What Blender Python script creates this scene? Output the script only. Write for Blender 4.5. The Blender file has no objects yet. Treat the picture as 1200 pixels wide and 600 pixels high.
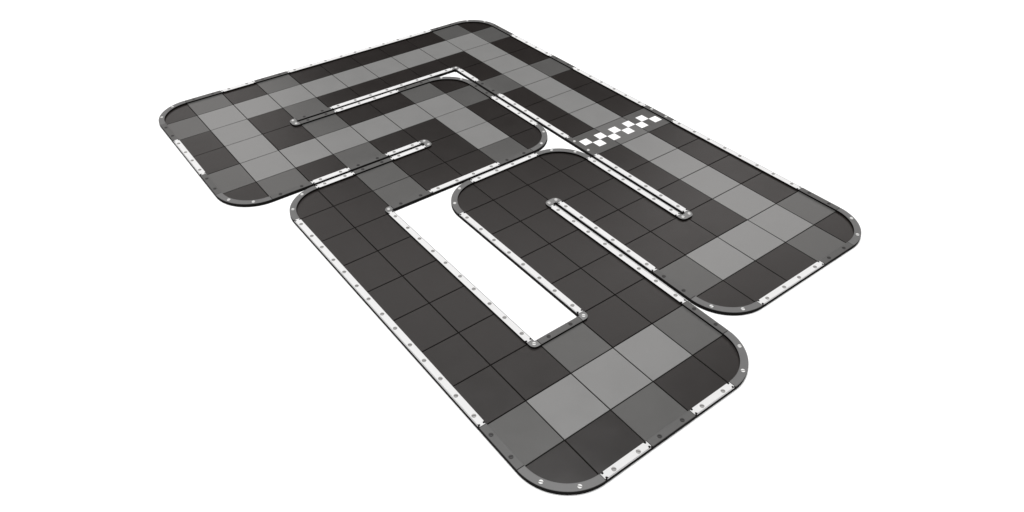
import bpy, math, random
from mathutils import Matrix, Vector

sc = bpy.context.scene
random.seed(7)
S = 0.30                      # one square tile of the circuit is 30 cm

# ------------------------------------------------------------------ camera
cam_d = bpy.data.cameras.new('camera')
cam = bpy.data.objects.new('camera', cam_d)
sc.collection.objects.link(cam)
cam_d.sensor_fit = 'HORIZONTAL'
cam_d.sensor_width = 36.0
cam_d.lens = 26.02
cam_d.clip_start, cam_d.clip_end = 0.05, 300.0
RX = Vector((0.79438, -0.60742, -0.0006))
RY = Vector((0.38825, 0.50699, 0.76956))
RZ = RX.cross(RY)
M = Matrix((RX, RY, RZ)).transposed().to_4x4()
M.translation = Vector((-5.0339, -13.2147, 9.7875)) * S
cam.matrix_world = M
sc.camera = cam

# ------------------------------------------------------------------ world, lamps, exposure
w = bpy.data.worlds.new('World')
sc.world = w
w.use_nodes = True
bg = w.node_tree.nodes['Background']
bg.inputs[0].default_value = (1.0, 0.995, 0.99, 1)
bg.inputs[1].default_value = 0.05
sc.view_settings.view_transform = 'Standard'
sc.view_settings.look = 'None'
sc.view_settings.exposure = 0.0
sc.view_settings.gamma = 1.0
sc.view_settings.use_curve_mapping = False


def area(name, loc, target, sx, sy, power, col=(1, 1, 1)):
    d = bpy.data.lights.new(name, 'AREA')
    d.shape, d.size, d.size_y, d.energy, d.color = 'RECTANGLE', sx, sy, power, col
    o = bpy.data.objects.new(name, d)
    sc.collection.objects.link(o)
    o.location = loc
    o.rotation_euler = (Vector(target) - Vector(loc)).to_track_quat('-Z', 'Y').to_euler()
    return o


area('key_softbox', (0.6, 0.4, 20.0), (0.6, 0.4, 0.0), 8.0, 8.0, 5050)
area('back_softbox', (5.9, 6.3, 8.6), (1.0, -0.4, 0.0), 9.5, 3.2, 176, (1, 0.962, 0.945))
area('left_softbox', (0.4, 11.07, 5.33), (0.0, 1.5, 0.0), 6.5, 4.4, 106, (1, 0.962, 0.945))
area('right_softbox', (10.45, 2.6, 6.15), (2.4, -1.2, 0.0), 5.2, 4.2, 100, (1, 0.962, 0.945))

# ------------------------------------------------------------------ materials


def mat(name, col, rough=0.5, spec=0.5, vary=0.0, speck=0.0, bump=0.0, scale=900.0):
    m = bpy.data.materials.new(name)
    m.use_nodes = True
    nt = m.node_tree
    b = nt.nodes['Principled BSDF']
    b.inputs['Specular IOR Level'].default_value = spec
    tc = nt.nodes.new('ShaderNodeTexCoord')
    n1 = nt.nodes.new('ShaderNodeTexNoise')
    n1.inputs['Scale'].default_value = scale
    n1.inputs['Detail'].default_value = 2.0
    nt.links.new(tc.outputs['Object'], n1.inputs['Vector'])
    n2 = nt.nodes.new('ShaderNodeTexNoise')
    n2.inputs['Scale'].default_value = 7.0
    n2.inputs['Detail'].default_value = 3.0
    oi = nt.nodes.new('ShaderNodeObjectInfo')
    vm = nt.nodes.new('ShaderNodeVectorMath')
    vm.operation = 'ADD'
    nt.links.new(tc.outputs['Object'], vm.inputs[0])
    sc_ = nt.nodes.new('ShaderNodeVectorMath')
    sc_.operation = 'SCALE'
    sc_.inputs['Scale'].default_value = 9.0
    cmb = nt.nodes.new('ShaderNodeCombineXYZ')
    for k in range(3):
        nt.links.new(oi.outputs['Random'], cmb.inputs[k])
    nt.links.new(cmb.outputs[0], sc_.inputs[0])
    nt.links.new(sc_.outputs[0], vm.inputs[1])
    nt.links.new(vm.outputs[0], n2.inputs['Vector'])

    def mr(src, lo, hi, a=0.0, c=1.0):
        q = nt.nodes.new('ShaderNodeMapRange')
        q.inputs['From Min'].default_value, q.inputs['From Max'].default_value = a, c
        q.inputs['To Min'].default_value, q.inputs['To Max'].default_value = lo, hi
        nt.links.new(src, q.inputs['Value'])
        return q.outputs['Result']

    def mul(p, q):
        x = nt.nodes.new('ShaderNodeMath')
        x.operation = 'MULTIPLY'
        nt.links.new(p, x.inputs[0])
        nt.links.new(q, x.inputs[1])
        return x.outputs[0]
    f = mul(mul(mr(n1.outputs['Fac'], 1 - speck, 1 + speck, 0.3, 0.7),
                mr(n2.outputs['Fac'], 1 - vary, 1 + vary, 0.3, 0.7)),
            mr(oi.outputs['Random'], 1 - vary, 1 + vary))
    vs = nt.nodes.new('ShaderNodeVectorMath')
    vs.operation = 'SCALE'
    vs.inputs[0].default_value = col
    nt.links.new(f, vs.inputs['Scale'])
    nt.links.new(vs.outputs[0], b.inputs['Base Color'])
    nt.links.new(mr(n2.outputs['Fac'], rough - 0.018, rough + 0.018, 0.3, 0.7), b.inputs['Roughness'])
    if bump:
        bp = nt.nodes.new('ShaderNodeBump')
        bp.inputs['Strength'].default_value = bump
        bp.inputs['Distance'].default_value = 0.0006
        nt.links.new(n1.outputs['Fac'], bp.inputs['Height'])
        nt.links.new(bp.outputs[0], b.inputs['Normal'])
    return m


MT = {
    'slotpale': mat('screw_slot_pale', (0.16, 0.155, 0.15), 0.6, 0.3),
    'dark': mat('dark_foam', (0.0068, 0.0046, 0.0038), 0.34, 0.5, 0.06, 0.12, 0.25),
    'grey': mat('grey_foam', (0.0735, 0.0725, 0.0705), 0.34, 0.5, 0.03, 0.06, 0.2),
    'light': mat('light_foam', (0.183, 0.182, 0.1795), 0.34, 0.5, 0.02, 0.04, 0.2),
    'mid': mat('pale_grey_foam', (0.118, 0.1168, 0.115), 0.34, 0.5, 0.02, 0.04, 0.2),
    'white': mat('white_rail_plastic', (0.645, 0.643, 0.642), 0.5, 0.15, 0.015, 0.02, 0.0),
    'check': mat('white_print', (0.86, 0.86, 0.86), 0.6, 0.2, 0.0, 0.01, 0.0),
    'greyrail': mat('grey_rail_plastic', (0.0735, 0.0725, 0.0708), 0.48, 0.5, 0.03, 0.04, 0.0),
    'corner': mat('corner_rail_plastic', (0.116, 0.115, 0.1145), 0.48, 0.5, 0.03, 0.04, 0.0),
    'cap': mat('pale_cap_plastic', (0.165, 0.164, 0.163), 0.48, 0.5, 0.03, 0.04, 0.0),
    'black': mat('black_rubber', (0.006, 0.0055, 0.005), 0.8, 0.1, 0.05, 0.1, 0.0),
    'screw': mat('grey_screw_head', (0.31, 0.305, 0.30), 0.4, 0.5, 0.08, 0.03, 0.0),
    'screwdark': mat('dark_screw_head', (0.022, 0.02, 0.02), 0.4, 0.5, 0.05, 0.03, 0.0),
    'screwwhite': mat('white_screw_head', (0.72, 0.72, 0.71), 0.4, 0.5, 0.05, 0.02, 0.0),
    'slot': mat('screw_slot', (0.03, 0.03, 0.03), 0.6, 0.3, 0.0, 0.0, 0.0),
    'ground': mat('white_ground', (0.95, 0.95, 0.95), 1.0, 0.0, 0.0, 0.004, 0.0, 60.0),
}

# ------------------------------------------------------------------ mesh helpers (units: tiles)
Z_GROUND, Z_BASE, Z_TILE, Z_BODY, Z_TOP = -0.042, -0.012, 0.0, 0.031, 0.044
RI, RO = 0.186, 0.040         # rail: inner and outer distance from the tile edge


def ccw(poly):
    a = sum(p[0] * q[1] - q[0] * p[1] for p, q in zip(poly, poly[1:] + poly[:1]))
    return poly if a > 0 else poly[::-1]


def inset(poly, d):
    n, out = len(poly), []
    for i in range(n):
        p0, p1, p2 = Vector(poly[i - 1]), Vector(poly[i]), Vector(poly[(i + 1) % n])
        e1, e2 = (p1 - p0).normalized(), (p2 - p1).normalized()
        n1, n2 = Vector((-e1.y, e1.x)), Vector((-e2.y, e2.x))
        b = n1 + n2
        k = b.dot(n1)
        b = b * (d / k) if k > 0.3 else b.normalized() * d
        out.append((p1.x + b.x, p1.y + b.y))
    return out


class MB:
    def __init__(self):
        self.v, self.f, self.m = [], [], []

    def prism(self, poly, z0, z1, ch, m_side, m_top, bottom=True):
        poly = ccw([tuple(p) for p in poly])
        n, o = len(poly), len(self.v)
        top = inset(poly, ch)
        self.v += [(x, y, z0) for x, y in poly] + [(x, y, z1 - ch) for x, y in poly] + [(x, y, z1) for x, y in top]
        for i in range(n):
            j = (i + 1) % n
            self.f.append((o + i, o + j, o + n + j, o + n + i)); self.m.append(m_side)
            self.f.append((o + n + i, o + n + j, o + 2 * n + j, o + 2 * n + i)); self.m.append(m_top)
        self.f.append(tuple(range(o + 2 * n, o + 3 * n))); self.m.append(m_top)
        if bottom:
            self.f.append(tuple(range(o + n - 1, o - 1, -1))); self.m.append(m_side)

    def sheet(self, poly, z, m):
        poly = ccw(poly)
        o = len(self.v)
        self.v += [(x, y, z) for x, y in poly]
        self.f.append(tuple(range(o, o + len(poly)))); self.m.append(m)

    def mesh(self, name, mats, origin=(0, 0)):
        me = bpy.data.meshes.new(name)
        me.from_pydata([((x - origin[0]) * S, (y - origin[1]) * S, z * S) for x, y, z in self.v], [], self.f)
        for k in mats:
            me.materials.append(MT[k])
        for p, mi in zip(me.polygons, self.m):
            p.material_index = mi
        me.update()
        return me


def link(name, me, parent, origin=(0, 0)):
    o = bpy.data.objects.new(name, me)
    sc.collection.objects.link(o)
    o.parent = parent
    o.location = (origin[0] * S, origin[1] * S, 0)
    return o


# ------------------------------------------------------------------ setting
g = MB()
g.v = [(-130, -130, Z_GROUND), (140, -130, Z_GROUND), (140, 140, Z_GROUND), (-130, 140, Z_GROUND)]
g.f, g.m = [(0, 1, 2, 3)], [0]
go = bpy.data.objects.new('ground', g.mesh('ground', ['ground']))
sc.collection.objects.link(go)
go['kind'] = 'structure'

# ------------------------------------------------------------------ the circuit's layout
# cells are (v, u): v runs to the upper right of the photo, u to the lower right
cells = {}


def block(v0, v1, u0, u1):
    for v in range(v0, v1):
        for u in range(u0, u1):
            cells[(v, u)] = 'dark'


for b_ in ((-2, 9, -7, -4), (-2, 1, -4, -1), (1, 6, -4, -1), (3, 6, -1, 1), (1, 3, -1, 1), (-1, 1, -1, 6),
           (-1, 4, 6, 9), (2, 4, 1, 6), (4, 6, 1, 5), (4, 9, 5, 8), (6, 9, -4, 5)):
    block(*b_)
for v in range(-1, 8): cells[(v, -6)] = 'light'
for u in (-5, -4, -3): cells[(-1, u)] = 'light'
for v in range(0, 5): cells[(v, -3)] = 'light'
for u in (-2, -1): cells[(4, u)] = 'light'
for u in range(-5, 7): cells[(7, u)] = 'light'
for c in ((5, 6), (6, 6), (0, 7), (1, 7), (2, 7)): cells[c] = 'light'
for c in ((-1, -7), (1, -7), (7, -7), (-2, -6), (8, -6), (1, -5), (-2, -3), (8, -3), (6, -3), (1, -4), (4, -4),
          (5, -3), (-1, -2), (1, -2), (1, -1), (1, 0), (4, 0), (4, 6), (8, 6), (7, 7), (1, 6), (-1, 7), (3, 7), (1, 8)):
    cells[c] = 'grey'
for v in (6, 7, 8): cells[(v, 1)] = 'finish'
# rounded corner cells: which way the corner points (dv, du)
corners = {(-2, -7): (-1, -1), (8, -7): (1, -1), (-2, -2): (-1, 1), (5, -4): (1, -1), (5, 0): (1, 1), (-1, -1): (-1, -1),
           (-1, 8): (-1, 1), (3, 8): (1, 1), (2, 1): (-1, -1), (5, 1): (1, -1), (8, 7): (1, 1), (4, 7): (-1, 1)}
# inner partitions: ('u', line, from v, to v) and ('v', line, from u, to u)
walls = [('u', -4, 1, 6), ('v', 6, -4, 5), ('u', -1, -2, 3), ('u', 1, 2, 6), ('v', 4, 3, 9)]
tips = [((1, -4), (-1, 0)), ((3, -1), (1, 0)), ((4, 3), (0, -1)), ((6, 5), (0, 1))]       # open ends of the partitions
elbows = [((6, -4), (-1, 1)), ((1, 1), (1, 1)), ((1, 6), (1, -1)), ((2, 6), (-1, -1))]   # direction of the missing cell


def walled(c, d):
    n = (c[0] + d[0], c[1] + d[1])
    if n not in cells:
        return True
    for ax, line, a, b in walls:
        if ax == 'u' and d[1] and a <= c[0] < b and max(c[1], n[1]) == line: return True
        if ax == 'v' and d[0] and a <= c[1] < b and max(c[0], n[0]) == line: return True
    return False


DIRS = [(-1, 0), (1, 0), (0, -1), (0, 1)]
edge = {c: [d for d in DIRS if walled(c, d)] for c in cells}
XY = lambda v, u: (v, -u)     # world x, y in tiles

track = bpy.data.objects.new('race_track', None)
sc.collection.objects.link(track)
track.location = (0, 0, 0)
track.empty_display_size = 0.2
track['label'] = 'modular toy car race track of dark and grey tiles with white kerb rails'
track['category'] = 'race track'


def cell_poly(c, gap, wall_in, rad):
    v, u = c
    lo = [v + gap, u + gap]
    hi = [v + 1 - gap, u + 1 - gap]
    for d in edge[c]:
        if d[0] < 0: lo[0] = v + wall_in
        if d[0] > 0: hi[0] = v + 1 - wall_in
        if d[1] < 0: lo[1] = u + wall_in
        if d[1] > 0: hi[1] = u + 1 - wall_in
    if c not in corners:
        return [XY(lo[0], lo[1]), XY(hi[0], lo[1]), XY(hi[0], hi[1]), XY(lo[0], hi[1])]
    dv, du = corners[c]
    cv, cu = (v if dv > 0 else v + 1), (u if du > 0 else u + 1)
    pts = [XY(cv + dv * gap, cu + du * gap)]
    a0 = math.asin(gap / rad)
    for k in range(21):
        a = a0 + (math.pi / 2 - 2 * a0) * k / 20
        pts.append(XY(cv + dv * rad * math.cos(a), cu + du * rad * math.sin(a)))
    return pts


# underlay: one dark mat beneath all tiles, seen in the seams
m = MB()
for c in cells:
    m.prism(cell_poly(c, 0.0, 0.045, 0.95), Z_GROUND + 0.001, Z_BASE, 0.0005, 0, 0)
link('underlay', m.mesh('underlay', ['black']), track)

# tiles
NAME = {'dark': 'dark_tile', 'grey': 'grey_tile', 'light': 'light_tile', 'finish': 'finish_tile'}
for c, k in sorted(cells.items(), key=lambda t: (t[0][1], t[0][0])):
    og = XY(c[0] + .5, c[1] + .5)
    nm = 'corner_tile' if c in corners else NAME[k]
    mk = k if k != 'finish' else ('mid' if c[0] == 7 else 'grey')
    m = MB()
    m.prism(cell_poly(c, 0.0092, 0.08, 0.90), Z_BASE, Z_TILE, 0.004, 0, 0)
    if k == 'finish':
        for r in range(2):
            for q in range(4):
                v0 = c[0] + .25 * q
                i = round((v0 - 6.25) / .25)
                if 0 <= i <= 9 and i % 2 == r:
                    u0 = 1.25 + .25 * r
                    m.sheet([XY(v0 + .002, u0), XY(v0 + .248, u0), XY(v0 + .248, u0 + .25), XY(v0 + .002, u0 + .25)], 0.0012, 1)
    o = link(nm, m.mesh(nm, [mk, 'check'] if k == 'finish' else [mk], og), track, og)
    # foam squares never lie perfectly level
    o.rotation_euler = (random.gauss(0, .0012), random.gauss(0, .0012), random.gauss(0, .0008))
    if k == 'finish':
        o['label'] = 'grey tile with white chequered finish line squares'


# ------------------------------------------------------------------ screws (shared meshes)
def screw_mesh(name, head, slot):
    m = MB()
    r, sl = 0.038, 0.008
    for s in (-1, 1):
        a0 = math.asin(sl / r)
        pts = [(r * math.cos(a), s * r * math.sin(a)) for a in [a0 + (math.pi - 2 * a0) * k / 10 for k in range(11)]]
        m.prism(pts, Z_TOP - 0.004, Z_TOP + 0.007, 0.003, 0, 0)
    m.prism([(0.040 * math.cos(2 * math.pi * k / 16), 0.040 * math.sin(2 * math.pi * k / 16)) for k in range(16)],
            Z_TOP - 0.004, Z_TOP + 0.0016, 0.0004, 1, 1)
    return m.mesh(name, [head, slot])


SCREW = {'white': screw_mesh('rail_screw', 'screw', 'slotpale'), 'grey': screw_mesh('rail_screw', 'screwdark', 'slot'),
         'pale': screw_mesh('rail_screw', 'screwwhite', 'slotpale')}


def screw(kind, p, parent, pc):
    o = bpy.data.objects.new('rail_screw', SCREW[kind])
    sc.collection.objects.link(o)
    o.parent = parent
    o.location = ((p[0] - pc[0]) * S, (p[1] - pc[1]) * S, 0)
    o.rotation_euler = (0, 0, random.uniform(-0.35, 0.35) - 0.62)


# ------------------------------------------------------------------ straight rails, one per run of equal colour
RAILCOL = {'dark': 'white', 'light': 'white', 'grey': 'grey', 'finish': 'finish'}
lines = {}
for c in cells:
    for d in edge[c]:
        if c in corners:
            continue
        ax = 0 if d[1] else 1                       # the coordinate that runs along the edge
        line = (c[1 - ax] + (1 if d[1 - ax] > 0 else 0), d[1 - ax])
        lines.setdefault((ax, line), []).append((c[ax], RAILCOL[cells[c]]))
for (ax, (line, side)), lst in sorted(lines.items()):
    lst.sort()
    runs = []
    for s, col in lst:
        if runs and runs[-1][1] == s and runs[-1][2] == col:
            runs[-1][1] = s + 1
        else:
            runs.append([s, s + 1, col])
    for s0, s1, col in runs:
        def P(s, q):                                # q: distance inward from the tile edge
            t = line - side * q
            return XY(s, t) if ax == 0 else XY(t, s)
        e = 0.004
        a, b = s0 + e, s1 - e
        og = P((s0 + s1) / 2, (RI + RO) / 2)
        m = MB()
        m.prism([P(a, RO), P(b, RO), P(b, RI), P(a, RI)], Z_GROUND + .001, Z_BODY, 0.0, 1, 1)
        mid = (RI + RO) / 2
        if col == 'white':                          # jigsaw-cut ends
            t1, t2, dn, ov = 0.030, 0.062, 0.036, 0.0
            RC = RO + .0135                         # the cap starts behind the lip
            cap = [P(a + t2, RC), P(b - t2, RC), P(b - t2 + .012, RC + dn), P(b - t1 + .006, RC + dn), P(b - t1 + .014, RC + .008), P(b + ov, RC + .012),
                   P(b + ov, RI - .012), P(b - t1 + .014, RI - .008), P(b - t1 + .006, RI - dn), P(b - t2 + .012, RI - dn), P(b - t2, RI),
                   P(a + t2, RI), P(a + t2 - .012, RI - dn), P(a + t1 - .006, RI - dn), P(a + t1 - .014, RI - .008), P(a - ov, RI - .012),
                   P(a - ov, RC + .012), P(a + t1 - .014, RC + .008), P(a + t1 - .006, RC + dn), P(a + t2 - .012, RC + dn)]
        else:
            k = 0.0
            cap = [P(a + k, RO), P(b - k, RO), P(b - k, RI), P(a + k, RI)]
        m.prism(cap, Z_BODY, Z_TOP, 0.005, 1, 0)
        if col == 'white':                          # thin lip added along the outer edge so its slit shades a hairline
            m.prism([P(a + .03, RO), P(b - .03, RO), P(b - .03, RO + .009), P(a + .03, RO + .009)], Z_BODY, Z_TOP - .001, 0.002, 1, 0)
        nm = 'white_rail' if col == 'white' else 'grey_rail'
        o = link(nm, m.mesh(nm, ['white' if col == 'white' else 'greyrail', 'black'], og), track, og)
        for s in range(s0, s1):
            for f in (0.23, 0.755):
                screw({'white': 'white', 'grey': 'grey', 'finish': 'pale'}[col], P(s + f, mid), o, og)

# ------------------------------------------------------------------ quarter-round corner rails
for c, (dv, du) in corners.items():
    cv, cu = (c[0] if dv > 0 else c[0] + 1), (c[1] if du > 0 else c[1] + 1)
    Q = lambda r, a: XY(cv + dv * r * math.cos(a), cu + du * r * math.sin(a))
    og = Q(0.9, math.pi / 4)
    m = MB()
    for ro, ri, z0, z1, ch, ea, mt in ((1 - RO, 1 - RI, Z_GROUND + .001, Z_BODY, 0.0, 0.004, 1), (1 - RO, 1 - RI, Z_BODY, Z_TOP, 0.005, 0.004, 0)):
        A = [ea + (math.pi / 2 - 2 * ea) * k / 28 for k in range(29)]
        m.prism([Q(ro, a) for a in A] + [Q(ri, a) for a in A[::-1]], z0, z1, ch, 1, mt)
    o = link('corner_rail', m.mesh('corner_rail', ['corner', 'black'], og), track, og)
    for a in (25.7, 64.3):
        screw('pale', Q(1 - (RI + RO) / 2, math.radians(a)), o, og)


# ------------------------------------------------------------------ caps at partition ends and inner corners
def rounded(L, W, r, n=7):                      # corner arc about (L-r, W-r) from the +b side to the +a side
    return [(L - r + r * math.sin(math.pi / 2 * k / n), W - r + r * math.cos(math.pi / 2 * k / n)) for k in range(n + 1)]


for (v, u), (dv, du) in tips:
    def T(a, b):
        return XY(v + dv * a + (-du) * b, u + du * a + dv * b)
    arc = rounded(0.195, RI, 0.125)
    poly = [(0.004, RI)] + arc + [(a, -b) for a, b in arc[::-1]] + [(0.004, -RI), (0.004, -RO), (0.03, -RO), (0.03, RO), (0.004, RO)]
    og = T(0.1, 0)
    m = MB()
    m.prism([T(a, b) for a, b in poly], Z_TILE - .005, Z_BODY, 0.0, 1, 1)
    m.prism([T(a, b) for a, b in poly], Z_BODY, Z_TOP, 0.005, 1, 0)
    o = link('end_cap', m.mesh('end_cap', ['cap', 'black'], og), track, og)
    for b in (-0.1, 0.1):
        screw('pale', T(0.1, b), o, og)
for (v, u), (mv, mu) in elbows:
    T = lambda a, b: XY(v - mv * a, u - mu * b)
    arc = rounded(0.185, 0.185, 0.115)
    poly = [(0.004, 0.185)] + arc + [(0.185, 0.004), (RO, 0.004), (RO, RO), (0.004, RO)]
    og = T(0.1, 0.1)
    m = MB()
    m.prism([T(a, b) for a, b in poly], Z_GROUND + .001, Z_BODY, 0.0, 1, 1)
    m.prism([T(a, b) for a, b in poly], Z_BODY, Z_TOP, 0.005, 1, 0)
    o = link('corner_cap', m.mesh('corner_cap', ['cap', 'black'], og), track, og)
    screw('pale', T(0.095, 0.095), o, og)
